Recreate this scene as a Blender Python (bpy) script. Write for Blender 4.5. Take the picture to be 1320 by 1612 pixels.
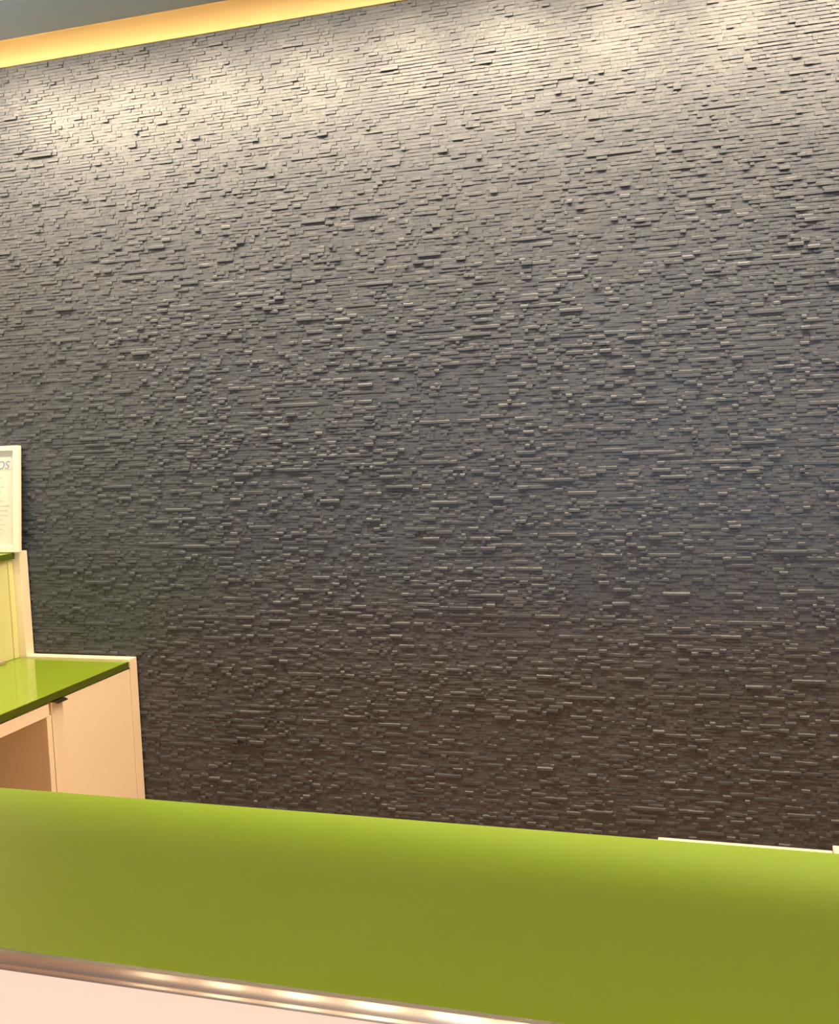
import bpy, bmesh, math, random
from mathutils import Matrix, Vector

random.seed(11)
scene = bpy.context.scene
for o in list(bpy.data.objects):
    bpy.data.objects.remove(o, do_unlink=True)
COL = scene.collection

# ------------------------------------------------------------------ camera
F_PX = 1536.69
EYE = Vector((0.0, 0.0, 1.5))
MROT = ((0.9594439, -0.01337651, -0.28158208),
        (0.27934832, -0.08896839, 0.95605917),
        (-0.03784064, -0.99594462, -0.08162348))
cd = bpy.data.cameras.new('camera')
cam = bpy.data.objects.new('camera', cd)
COL.objects.link(cam)
cd.sensor_fit = 'HORIZONTAL'
cd.sensor_width = 36.0
cd.lens = 36.0 * F_PX / 1320.0
cd.clip_start = 0.02
mw = Matrix.Identity(4)
for r in range(3):
    mw[r][0] = MROT[r][0]
    mw[r][1] = -MROT[r][1]
    mw[r][2] = -MROT[r][2]
    mw[r][3] = EYE[r]
cam.matrix_world = mw
scene.camera = cam

# ------------------------------------------------------------------ world, daylight, exposure
world = bpy.data.worlds.new('world')
scene.world = world
world.use_nodes = True
bg = world.node_tree.nodes['Background']
bg.inputs['Color'].default_value = (0.62, 0.78, 1.0, 1)
bg.inputs['Strength'].default_value = 0.25

WARM = (1.0, 0.77, 0.51)
WASH_W = 41.0        # each wall-washing downlight, watts
LOBBY_W = 55.0       # each lobby downlight, watts
DAY_W = 165.0        # daylight through the street window behind the camera
ld = bpy.data.lights.new('window_daylight', 'AREA')
ld.shape = 'RECTANGLE'; ld.size = 4.0; ld.size_y = 2.2
ld.energy = DAY_W; ld.color = (0.52, 0.74, 1.0)
lo = bpy.data.objects.new('window_daylight', ld)
COL.objects.link(lo)
lo.location = (0.3, -6.9, 1.5)
lo.rotation_euler = (math.radians(90), 0, 0)

vs = scene.view_settings
vs.view_transform = 'Standard'
vs.look = 'None'
vs.gamma = 1.0
vs.use_curve_mapping = False
vs.exposure = 0.22
scene.cycles.max_bounces = 6
scene.cycles.diffuse_bounces = 4

# ------------------------------------------------------------------ materials
def mat(name, col, rough=0.5, metal=0.0, spec=0.5, bump=0.0, bscale=60.0, var=0.0, vscale=6.0, coat=0.0, aniso=0.0):
    m = bpy.data.materials.new(name)
    m.use_nodes = True
    nt = m.node_tree
    b = nt.nodes['Principled BSDF']
    b.inputs['Base Color'].default_value = (*col, 1)
    b.inputs['Roughness'].default_value = rough
    b.inputs['Metallic'].default_value = metal
    b.inputs['Specular IOR Level'].default_value = spec
    b.inputs['Coat Weight'].default_value = coat
    b.inputs['Coat Roughness'].default_value = 0.06
    b.inputs['Anisotropic'].default_value = aniso
    if aniso > 0:
        tg = nt.nodes.new('ShaderNodeTangent'); tg.direction_type = 'RADIAL'; tg.axis = 'X'
        nt.links.new(tg.outputs['Tangent'], b.inputs['Tangent'])
    tc = nt.nodes.new('ShaderNodeTexCoord')
    if var > 0:
        n = nt.nodes.new('ShaderNodeTexNoise')
        n.inputs['Scale'].default_value = vscale
        n.inputs['Detail'].default_value = 5
        nt.links.new(tc.outputs['Object'], n.inputs['Vector'])
        mx = nt.nodes.new('ShaderNodeMix'); mx.data_type = 'RGBA'
        mx.inputs['A'].default_value = (*[c * (1 - var) for c in col], 1)
        mx.inputs['B'].default_value = (*[min(1, c * (1 + var)) for c in col], 1)
        nt.links.new(n.outputs['Fac'], mx.inputs['Factor'])
        nt.links.new(mx.outputs['Result'], b.inputs['Base Color'])
    if bump > 0:
        n2 = nt.nodes.new('ShaderNodeTexNoise')
        n2.inputs['Scale'].default_value = bscale
        n2.inputs['Detail'].default_value = 4
        nt.links.new(tc.outputs['Object'], n2.inputs['Vector'])
        bp = nt.nodes.new('ShaderNodeBump')
        bp.inputs['Strength'].default_value = bump
        bp.inputs['Distance'].default_value = 0.002
        nt.links.new(n2.outputs['Fac'], bp.inputs['Height'])
        nt.links.new(bp.outputs['Normal'], b.inputs['Normal'])
    return m

def emit(name, col, s):
    m = bpy.data.materials.new(name); m.use_nodes = True
    b = m.node_tree.nodes['Principled BSDF']
    b.inputs['Base Color'].default_value = (0.8, 0.8, 0.8, 1)
    b.inputs['Emission Color'].default_value = (*col, 1)
    b.inputs['Emission Strength'].default_value = s
    return m

def slate_material():
    m = bpy.data.materials.new('slate'); m.use_nodes = True
    nt = m.node_tree; L = nt.links
    b = nt.nodes['Principled BSDF']
    b.inputs['Roughness'].default_value = 0.45
    b.inputs['Specular IOR Level'].default_value = 0.42
    at = nt.nodes.new('ShaderNodeAttribute'); at.attribute_name = 'tone'
    tc = nt.nodes.new('ShaderNodeTexCoord')
    n = nt.nodes.new('ShaderNodeTexNoise'); n.inputs['Scale'].default_value = 150; n.inputs['Detail'].default_value = 4
    L.new(tc.outputs['Object'], n.inputs['Vector'])
    r = nt.nodes.new('ShaderNodeValToRGB')
    e = r.color_ramp.elements
    e[0].position = 0.0; e[0].color = (0.054, 0.068, 0.090, 1)
    e[1].position = 1.0; e[1].color = (0.083, 0.096, 0.114, 1)
    k = e.new(0.55); k.color = (0.069, 0.083, 0.104, 1)
    L.new(at.outputs['Fac'], r.inputs['Fac'])
    mx = nt.nodes.new('ShaderNodeMix'); mx.data_type = 'RGBA'; mx.blend_type = 'MULTIPLY'
    mx.inputs['Factor'].default_value = 0.35
    L.new(r.outputs['Color'], mx.inputs['A']); L.new(n.outputs['Fac'], mx.inputs['B'])
    L.new(mx.outputs['Result'], b.inputs['Base Color'])
    n2 = nt.nodes.new('ShaderNodeTexNoise'); n2.inputs['Scale'].default_value = 260; n2.inputs['Detail'].default_value = 3
    L.new(tc.outputs['Object'], n2.inputs['Vector'])
    bp = nt.nodes.new('ShaderNodeBump'); bp.inputs['Strength'].default_value = 0.35; bp.inputs['Distance'].default_value = 0.0012
    L.new(n2.outputs['Fac'], bp.inputs['Height']); L.new(bp.outputs['Normal'], b.inputs['Normal'])
    return m

M = {
    'slate': slate_material(),
    'backing': mat('slate_backing', (0.07, 0.07, 0.072), 0.9),
    'white': mat('white_laminate', (0.88, 0.76, 0.58), 0.42, bump=0.03, bscale=300),
    'front': mat('white_laminate_lit', (0.80, 0.80, 0.72), 0.42, bump=0.03, bscale=300),  # white laminate again, the counter's different light put into a paler colour
    'cream': mat('cream_paint', (0.62, 0.45, 0.19), 0.65, bump=0.05, bscale=200),
    'wall': mat('wall_paint', (0.74, 0.70, 0.64), 0.7, bump=0.06, bscale=220),
    'ceil': mat('blue_grey_paint', (0.165, 0.25, 0.38), 0.8, bump=0.05, bscale=180),
    'soffit': mat('soffit_paint', (0.72, 0.69, 0.64), 0.8, bump=0.05, bscale=180),
    'floor': mat('floor_wood', (0.48, 0.26, 0.16), 0.45, var=0.25, vscale=3, bump=0.05),
    'green': mat('green_laminate', (0.320, 0.560, 0.010), 0.40, var=0.06, vscale=4, bump=0.015, bscale=40),
    'greengloss': mat('green_gloss_laminate', (0.205, 0.315, 0.014), 0.12, var=0.08, vscale=5),
    'greenedge': mat('green_edge_shade', (0.075, 0.105, 0.008), 0.3),  # slab green darkened: the edge's lack of light is put into the colour
    'lime': mat('pale_lime_panel', (0.70, 0.67, 0.32), 0.35, bump=0.02),
    'steel': mat('brushed_steel', (0.70, 0.65, 0.56), 0.20, metal=1.0, aniso=0.95),
    'bronze': mat('bronze_pull', (0.20, 0.14, 0.10), 0.3, metal=1.0),
    'gap': mat('gap_shade_and_plinth', (0.05, 0.04, 0.03), 0.8),  # dark colour for the plinth and for painted shade in the desk gap
    'frame': mat('white_frame', (0.86, 0.80, 0.66), 0.35),
    'paper': mat('notice_paper', (0.70, 0.68, 0.62), 0.5, var=0.05, vscale=20),
    'ink': mat('grey_ink', (0.58, 0.54, 0.44), 0.7),
    'header': mat('blue_grey_print', (0.60, 0.63, 0.62), 0.6),
    'blue': mat('blue_ink', (0.20, 0.30, 0.55), 0.6),
    'lampring': mat('lamp_ring', (0.75, 0.74, 0.72), 0.35),
    'lamp': emit('lamp_lens', (1.0, 0.82, 0.60), 70.0),
    'tan': mat('tan_plastic', (0.42, 0.34, 0.22), 0.5),
}

# ------------------------------------------------------------------ helpers
def link(name, me, material, parent=None, loc=None, rot=None):
    o = bpy.data.objects.new(name, me)
    COL.objects.link(o)
    if material: 
        me.materials.clear(); me.materials.append(M[material])
    if parent: o.parent = parent
    if loc: o.location = loc
    if rot: o.rotation_euler = rot
    return o

def box_mesh(name, lo, hi, bev=0.0, seg=2):
    bm = bmesh.new()
    bmesh.ops.create_cube(bm, size=1.0)
    for v in bm.verts:
        v.co = Vector([lo[i] + (v.co[i] + 0.5) * (hi[i] - lo[i]) for i in range(3)])
    if bev > 0:
        bmesh.ops.bevel(bm, geom=list(bm.edges), offset=bev, segments=seg, affect='EDGES', profile=0.5)
    me = bpy.data.meshes.new(name); bm.to_mesh(me); bm.free()
    return me

def box(name, lo, hi, material, parent=None, bev=0.0, seg=2):
    return link(name, box_mesh(name, lo, hi, bev, seg), material, parent)

def empty(name, loc=(0, 0, 0)):
    o = bpy.data.objects.new(name, None); COL.objects.link(o); o.location = loc
    o.empty_display_size = 0.1
    return o

def tag(o, label=None, cat=None, group=None, kind=None):
    if label: o['label'] = label
    if cat: o['category'] = cat
    if group: o['group'] = group
    if kind: o['kind'] = kind
    return o

def prism_x(name, prof, x0, x1, material, parent=None, smooth=False):
    """profile of (y,z) points extruded along x"""
    bm = bmesh.new()
    a = [bm.verts.new((x0, y, z)) for y, z in prof]
    b = [bm.verts.new((x1, y, z)) for y, z in prof]
    n = len(prof)
    for i in range(n):
        j = (i + 1) % n
        f = bm.faces.new((a[i], a[j], b[j], b[i])); f.smooth = smooth
    bm.faces.new(list(reversed(a))); bm.faces.new(b)
    bmesh.ops.recalc_face_normals(bm, faces=bm.faces)
    me = bpy.data.meshes.new(name); bm.to_mesh(me); bm.free()
    return link(name, me, material, parent)

# ------------------------------------------------------------------ room shell
YW = 2.90              # mean face of the slate
XL, XR = -2.66, 1.75   # side walls
ZT = 2.7806            # top of the slate
ZC = 2.868             # raised ceiling of the slot by the slate wall
ZS = 2.71              # lowered ceiling over the counter and lobby
YS = 2.331             # edge of the unseen bulkhead, set to cut lamp light on the counter
YB = -7.0
YL = 0.62              # the back office ends here; the lobby is wider
LX0, LX1 = -5.6, 3.6   # lobby sides
def structure(o, label): return tag(o, label, kind='structure')

structure(box('floor', (LX0 - .1, YB, -0.1), (LX1 + .1, YW + .12, 0), 'floor'), 'warm brown floor behind the reception counter')
wall = structure(box('wall_back', (XL - .1, YW + 0.014, 0), (XR + .1, YW + 0.12, ZC), 'backing'),
                 'dark wall clad in thin stacked slate strips')
structure(box('wall_left', (XL - .1, YL, 0), (XL, YW + 0.014, ZC), 'wall'), 'painted side wall behind the left desk')
structure(box('wall_right', (XR, YL, 0), (XR + .1, YW + 0.014, ZC), 'wall'), 'painted side wall at the right')
structure(box('ceiling', (XL - .1, YS - .15, ZC), (XR + .1, YW + .12, ZC + .08), 'ceil'), 'blue-grey raised ceiling strip above the slate wall')
def slab_poly(name, pts, z0, z1, material):
    bm = bmesh.new()
    a = [bm.verts.new((x, y, z0)) for x, y in pts]; b = [bm.verts.new((x, y, z1)) for x, y in pts]
    n = len(pts)
    for i in range(n):
        bm.faces.new((a[i], a[(i + 1) % n], b[(i + 1) % n], b[i]))
    bm.faces.new(list(reversed(a))); bm.faces.new(b)
    bmesh.ops.recalc_face_normals(bm, faces=bm.faces)
    me = bpy.data.meshes.new(name); bm.to_mesh(me); bm.free()
    return link(name, me, material)
structure(slab_poly('ceiling_shade_bulkhead', [(XL, YL), (XR, YL), (XR, YS - .008), (XL, YS + .0135)], ZS, ZC, 'soffit'), 'unseen lowered ceiling added to shade the counter')  # added out of view; its skewed edge shapes the shadow line on the counter
structure(box('ceiling_lobby', (LX0, YB, ZS), (LX1, YL, ZC), 'soffit'), 'lobby ceiling in front of the counter')
structure(box('wall_lobby_left', (LX0 - .1, YB, 0), (LX0, YL, ZC), 'wall'), 'painted left side wall of the lobby')
structure(box('wall_lobby_right', (LX1, YB, 0), (LX1 + .1, YL, ZC), 'wall'), 'painted right side wall of the lobby')
structure(box('wall_return_left', (LX0, YL, 0), (XL - .1, YL + .1, ZC), 'wall'), 'painted wall beside the counter at the left')
structure(box('wall_return_right', (XR + .1, YL, 0), (LX1, YL + .1, ZC), 'wall'), 'painted wall beside the counter at the right')
# street front: sill, header and posts around the daylight opening
structure(box('wall_front', (LX0, YB - .1, 0), (LX1, YB, 0.35), 'wall'), 'low wall under the street window')
structure(box('trim_2', (LX0, YB - .1, 2.5), (LX1, YB, ZS), 'wall'), 'header over the street window')
structure(prism_x('trim_1', [(YW + .016, ZT), (YW - .006, ZT), (YW - .006, ZT + .003), (YW - .004, ZC - .003), (YW - .006, ZC), (YW + .016, ZC)],
                  XL, XR, 'cream'), 'cream band along the top of the slate wall')

# ------------------------------------------------------------------ slate strips
PITCH = 0.0103
def project(p):
    d = Vector(p) - EYE
    c = [sum(MROT[r][k] * d[r] for r in range(3)) for k in range(3)]
    return 660 + F_PX * c[0] / c[2], 806 + F_PX * c[1] / c[2]

def tile_geo(x0, x1, z, h, pl, pr, ct, cb, dzl, dzr, ca):
    """one split strip: ragged front, rounded upper arris; 12 verts"""
    vs_ = []
    for x, p, dz in ((x0, pl, dzl), (x1, pr, dzr)):
        fy = YW - p
        vs_ += [(x, YW + .013, z), (x, fy + cb, z), (x, fy, z + cb), (x, fy + .0004, z + h - ct + dz), (x, fy + ct * ca, z + h + dz * .3), (x, YW + .013, z + h)]
    fs = [(0, 1, 7, 6), (1, 2, 8, 7), (2, 3, 9, 8), (3, 4, 10, 9), (4, 5, 11, 10),
          (5, 4, 3, 2, 1, 0), (6, 7, 8, 9, 10, 11)]
    return vs_, fs

SHEET_W, SHEET_ROWS = 0.56, 15
sheet_off = {}
def sheet(ix, iz):
    k = (ix, iz)
    if k not in sheet_off:
        sheet_off[k] = (random.gauss(0, .0006), random.gauss(0, .0004))
    return sheet_off[k]

tiles = []
rows = int(ZT / PITCH) + 1
pitch = ZT / rows
for r in range(rows):
    z = r * pitch
    x = XL - random.random() * .03
    iz = r // SHEET_ROWS
    jog = random.choice((-.02, -.01, 0, .012, .025))
    while x < XR:
        u = random.random()
        if u < .38: ln = random.uniform(.010, .018)
        elif u < .88: ln = random.uniform(.018, .034)
        elif u < .975: ln = random.uniform(.034, .060)
        else: ln = random.uniform(.060, .10)
        x0 = max(x, XL); x1 = min(x + ln, XR)
        x += ln
        if x1 - x0 < .004: continue
        so, sz = sheet(int((x0 - XL + jog) / SHEET_W), iz)
        u = random.random()
        if u < .54: p = random.gauss(.0009, .0004)
        elif u < .88: p = random.gauss(.0024, .0007)
        elif u < .985: p = random.gauss(.0042, .0009)
        else: p = random.uniform(.006, .009)
        p += so
        ct = random.uniform(.0020, .0042)
        ca = random.uniform(.65, 1.45)
        dep = min(ca * ct, max(.00055, p - .0005))      # flush strips keep a square arris, proud ones are chipped back
        ct = max(dep / ca, .0011)
        ca = dep / ct
        cb = random.uniform(.0001, .0005)
        tl = random.gauss(0, .0004)
        tiles.append((x0 + .00012, x1 - .00012, z + sz * .4, pitch - .00005 - random.uniform(0, .00025),
                      p + tl, p - tl, ct, cb, random.gauss(0, .0003), random.gauss(0, .0003), ca, random.random()))

# the 300 strips that show largest stand as pieces of their own
def shown_area(t):
    xm, zm = (t[0] + t[1]) / 2, t[2] + t[3] / 2
    a = project((t[0], YW, zm)); b = project((t[1], YW, zm)); c = project((xm, YW, zm + t[3]))
    px, py = (a[0] + b[0]) / 2, (a[1] + b[1]) / 2
    if a[0] < 4 or b[0] > 1316 or py < 6: return 0
    if px < 250 and py > 1010 or px < 62 and py > 690 or py > 1225 + px * .078: return 0
    return (b[0] - a[0]) * abs(c[1] - py)
order = sorted(range(len(tiles)), key=lambda i: -shown_area(tiles[i]))
single = set(order[:300])

def tile_mesh(name, idx):
    V, Fc, tone = [], [], []
    for i in idx:
        t = tiles[i]
        v, f = tile_geo(*t[:11])
        o = len(V)
        V += v
        Fc += [tuple(a + o for a in q) for q in f]
        tone += [t[11]] * 7
    me = bpy.data.meshes.new(name)
    me.from_pydata(V, [], Fc)
    at = me.attributes.new('tone', 'FLOAT', 'FACE')
    at.data.foreach_set('value', tone)
    me.update()
    return me
clad = link('slate_cladding', tile_mesh('slate_cladding', [i for i in range(len(tiles)) if i not in single]), 'slate', wall)
clad['kind'] = 'stuff'
for i in order[:300]:
    link('slate_strip', tile_mesh('slate_strip', [i]), 'slate', wall)

# ------------------------------------------------------------------ recessed lamps
def disc_mesh(name, r, z0, z1, r_in=0.0, n=32):
    bm = bmesh.new()
    ring = lambda rr, z: [bm.verts.new((rr * math.cos(2 * math.pi * i / n), rr * math.sin(2 * math.pi * i / n), z)) for i in range(n)]
    if r_in > 0:
        prof = [(r, z1), (r, z0), (r * .97, z0 - .002), (r_in, z0 - .001), (r_in, z1)]
        rs = [ring(*q) for q in prof]
        for a, b in zip(rs, rs[1:] + rs[:1]):
            for i in range(n):
                bm.faces.new((a[i], a[(i + 1) % n], b[(i + 1) % n], b[i]))
    else:
        a, b = ring(r, z0), ring(r, z1)
        bm.faces.new(a); bm.faces.new(b)
        for i in range(n):
            bm.faces.new((a[i], a[(i + 1) % n], b[(i + 1) % n], b[i]))
    bmesh.ops.recalc_face_normals(bm, faces=bm.faces)
    me = bpy.data.meshes.new(name); bm.to_mesh(me); bm.free()
    return me
ring_me = disc_mesh('trim_ring', .055, -.004, 0.0, .042)
lens_me = disc_mesh('lens', .042, -.002, 0.0)
def lamp(name, loc, watts, angle, label, group, tilt=0.0, blend=.6, rad=.002):
    t = empty(name, loc)
    tag(t, label, 'ceiling lamp', group)
    link('trim_ring', ring_me, 'lampring', t)
    link('lens', lens_me, 'lamp', t)
    l = bpy.data.lights.new('lamp_light', 'SPOT')
    l.energy = watts; l.color = WARM; l.spot_size = math.radians(angle); l.spot_blend = blend
    l.shadow_soft_size = rad
    lo = bpy.data.objects.new('lamp_light', l); COL.objects.link(lo); lo.parent = t
    lo.location = (0, 0, -.012)
    lo.rotation_euler = (tilt, 0, 0)
    return t
WASH_Y = 2.45
ORD = ('first', 'second', 'third', 'fourth', 'fifth', 'sixth', 'seventh', 'eighth', 'ninth', 'tenth', 'eleventh')
for k in range(11):
    lamp('downlight', (-2.375 + .355 * k, WASH_Y, ZC), WASH_W * (1.35 if k == 0 else 1.12 if k in (1, 5, 9) else 1.0), 170, 'round recessed downlight above the slate wall, %s from the left' % ORD[k], 'wall-washing downlights', tilt=math.radians(9), blend=1.0)
for k in range(11):
    lamp('lobby_downlight', (-2.09 + k * .304, -1.8, ZS), LOBBY_W * 1.4, 125, 'round recessed downlight in the lobby ceiling before the counter, %s from the left' % ORD[k], 'lobby downlights')

# ------------------------------------------------------------------ reception counter (foreground)
ct = empty('reception_counter', (-.3, .88, 0))
tag(ct, 'long reception counter with lime green top and steel front edge in the foreground', 'counter')
def ch(o, root):          # keep world coordinates under an offset root
    o.parent = root; o.matrix_parent_inverse = Matrix.Translation(-root.location)
    return o
ZK = 1.05
YF, YBK = 0.690, 1.055
CX0, CX1 = -2.3, 1.74
ch(prism_x('counter_top', [(YF + .0122, ZK), (YBK - .002, ZK), (YBK, ZK - .002), (YBK, ZK - .022), (YBK - .004, ZK - .025), (YF + .0122, ZK - .025)], CX0, CX1, 'green'), ct)
pr = [(YF + .012, ZK + .0002), (YF + .0066, ZK + .0002)]
for a in range(0, 9):      # upper sloping bead
    t = a / 8; pr.append((YF + .0062 - .0042 * t - .0004 * math.sin(math.pi * t), ZK - .0002 - .0078 * t))
pr.append((YF + .0028, ZK - .0083))
for a in range(0, 7):      # lower bead
    t = a / 6; pr.append((YF + .0024 - .0021 * t - .0003 * math.sin(math.pi * t), ZK - .0086 - .0038 * t))
pr.append((YF + .012, ZK - .0126))
ch(prism_x('edge_trim', pr, CX0, CX1, 'steel'), ct)
ch(box('front_panel', (CX0, YF + .003, .08), (CX1, YF + .03, ZK - .0128), 'front', bev=.001), ct)
ch(box('plinth', (CX0 + .02, YF + .05, 0), (CX1 - .02, YF + .07, .08), 'gap'), ct)
ch(box('inner_panel', (CX0 + .02, YBK - .12, 0), (CX1 - .02, YBK - .10, ZK - .025), 'white'), ct)
ch(box('end_panel', (CX0, YF + .03, 0), (CX0 + .02, YBK - .10, ZK - .025), 'white'), ct)
ch(box('end_panel', (CX1 - .02, YF + .03, 0), (CX1, YBK - .10, ZK - .025), 'white'), ct)

# ------------------------------------------------------------------ side desk along the left wall
dk = empty('side_desk', (-2.2, 2.1, 0))
tag(dk, 'white side desk with glossy green top and raised lime shelf along the left wall', 'desk')
PT = 0.040
YP1 = YW - .007
YP0 = YP1 - PT
XP = -1.885            # room-side edge of the end panel
YE = 1.30              # near end of the desk
ch(box('end_panel', (XL + .005, YP0, 0), (XP, YP1, .7675), 'white', bev=.0012), dk)
slab = ch(box('desk_top', (XL + .005, YE, .7390), (-1.8885, YP0 - .006, .7617), 'greengloss', bev=.0010), dk)
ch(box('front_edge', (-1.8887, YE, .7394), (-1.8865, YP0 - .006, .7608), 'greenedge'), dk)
ch(box('edge_cap', (-1.905, YP0 - .006, .7394), (-1.8862, YP0 - .0035, .7612), 'white'), dk)
ch(box('gap_shade_fill', (XL + .01, YP0 - .0035, .7350), (-1.8875, YP0, .7590), 'gap'), dk)  # solid dark filler stands in for the shade in the open gap
ch(box('top_rail', (-1.93, YE + .02, .7350), (-1.905, YP0 - .004, .7390), 'white'), dk)
# door cabinet beside the slate wall
YD = 2.449
ch(box('cabinet_side', (XL + .02, YD - .034, .02), (-1.912, YD - .014, .7345), 'white'), dk)
door = ch(box('door', (-1.907, YD - .012, .06), (-1.889, YP0 - .0015, .7345), 'white', bev=.001), dk)
def pull():
    bm = bmesh.new()
    # bent tab pull: flat plate over the door's top edge with a sloping lip
    prof = [(-1.905, .7346), (-1.880, .7346), (-1.869, .7300), (-1.8675, .7325), (-1.879, .7372), (-1.905, .7372)]
    y0, y1 = YD - .010, YD + .040
    a = [bm.verts.new((x, y0, z)) for x, z in prof]; b = [bm.verts.new((x, y1, z)) for x, z in prof]
    n = len(prof)
    for i in range(n):
        bm.faces.new((a[i], a[(i + 1) % n], b[(i + 1) % n], b[i]))
    bm.faces.new(a); bm.faces.new(list(reversed(b)))
    bmesh.ops.recalc_face_normals(bm, faces=bm.faces)
    me = bpy.data.meshes.new('handle'); bm.to_mesh(me); bm.free()
    return me
h = link('handle', pull(), 'bronze'); h.parent = door; h['label'] = 'dark bronze tab pull'
ch(box('cabinet_edge', (-1.911, YD - .036, .02), (-1.890, YD - .0145, .6965), 'white', bev=.0008), dk)
ch(box('apron', (-1.914, YE + .06, .6967), (-1.889, YD - .024, .7335), 'white', bev=.001), dk)
ch(box('knee_panel', (XL + .02, YE + .06, .02), (XL + .04, YD - .036, .7345), 'white'), dk)
ch(box('end_panel', (XL + .005, YE + .005, 0), (-1.895, YE + .045, .7345), 'white', bev=.001), dk)

# upper shelf unit standing on the desk
XU = -2.299
su = ch(box('shelf_end', (XL + .005, YP0, .7675), (XU, YP1, 1.137), 'white', bev=.0012), dk)
def sub(o):
    o.parent = su          # the part already sits in world coordinates
    return o
sub(box('shelf_top', (XL + .005, YE + .3, 1.1125), (-2.318, YP0 - .006, 1.1345), 'greengloss', bev=.001))
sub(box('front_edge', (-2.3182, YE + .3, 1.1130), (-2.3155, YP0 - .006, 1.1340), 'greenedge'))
sub(box('edge_cap', (-2.330, YP0 - .006, 1.1135), (-2.3160, YP0 - .0035, 1.1340), 'white'))
sub(box('front_panel', (-2.345, YE + .32, .7625), (-2.330, YP0 - .028, 1.1120), 'lime', bev=.001))
sub(box('corner_strip', (-2.343, YP0 - .026, .7625), (-2.328, YP0 - .001, 1.1120), 'lime', bev=.001))
sub(box('end_panel', (XL + .005, YE + .3, .7620), (-2.330, YE + .318, 1.1120), 'white', bev=.001))

# slim tan rail lying against the shelf front
rl = link('cable_rail', box_mesh('cable_rail', (-.006, -.25, 0), (.006, .25, .012), .002), 'tan')
rl.location = (-2.315, 2.51, .7617)
tag(rl, 'slim tan rail lying on the green side desk against the lime shelf front', 'rail')

# ------------------------------------------------------------------ framed notice on the shelf
fr = empty('notice_frame', (-2.288 - .145, YP0 - .007, 1.1352))
tag(fr, 'white framed notice leaning on the slate wall atop the raised shelf', 'frame')
lean = math.atan2(.037, .37)
fr.rotation_euler = (-lean, 0, 0)
FW, FH, FB = .145, .372, .0225
def frame_bar(lo, hi): return box('frame_bar', lo, hi, 'frame', fr, bev=.002)
frame_bar((-FW, -.012, 0), (-FW + FB, .006, FH)); frame_bar((FW - FB, -.012, 0), (FW, .006, FH))
frame_bar((-FW + FB, -.012, 0), (FW - FB, .006, FB)); frame_bar((-FW + FB, -.012, FH - FB * .8), (FW - FB, .006, FH))
paper = box('paper', (-FW + FB, -.002, FB), (FW - FB, .004, FH - FB * .8), 'paper', fr)
IW = FW - FB
box('header_band', (-IW + .002, -.0026, FH - .083), (IW - .002, -.0019, FH - FB * .8 - .002), 'header', paper)
rnd = random.Random(4)
for k in range(13):
    zz = FH - .112 - k * .0165
    w = rnd.uniform(.78, .98)
    box('text_line', (-IW + .012, -.0026, zz), (-IW + .012 + (2 * IW - .026) * w, -.0019, zz + .0045), 'ink', paper)
tcu = bpy.data.curves.new('heading', 'FONT')
tcu.body = 'VOS'; tcu.size = .040; tcu.align_x = 'RIGHT'; tcu.shear = .2; tcu.extrude = .0003
to = bpy.data.objects.new('heading', tcu); COL.objects.link(to)
bpy.context.view_layer.update()
tme = bpy.data.meshes.new_from_object(to.evaluated_get(bpy.context.evaluated_depsgraph_get()))
bpy.data.objects.remove(to, do_unlink=True)
to = link('heading', tme, 'blue', paper)
to.location = (IW - .022, -.003, FH - .080); to.rotation_euler = (math.radians(90), 0, 0)

# ------------------------------------------------------------------ low white unit behind the counter at the right
lw = empty('low_cabinet', (.2, 1.7, 0))
tag(lw, 'low white cabinet behind the counter with a pinkish end post at the right', 'cabinet')
LZ = .7440
ch(box('back_panel', (-.092, 1.758, 0), (.203, 1.780, LZ), 'white', bev=.0008), lw)
ch(box('side_panel', (-.092, 1.40, 0), (-.074, 1.757, .70), 'white'), lw)
ch(box('shelf', (-.073, 1.40, .45), (.203, 1.757, .468), 'white'), lw)
ch(box('end_post', (.2045, 1.40, 0), (.2445, 1.785, .7515), 'white', bev=.001), lw)
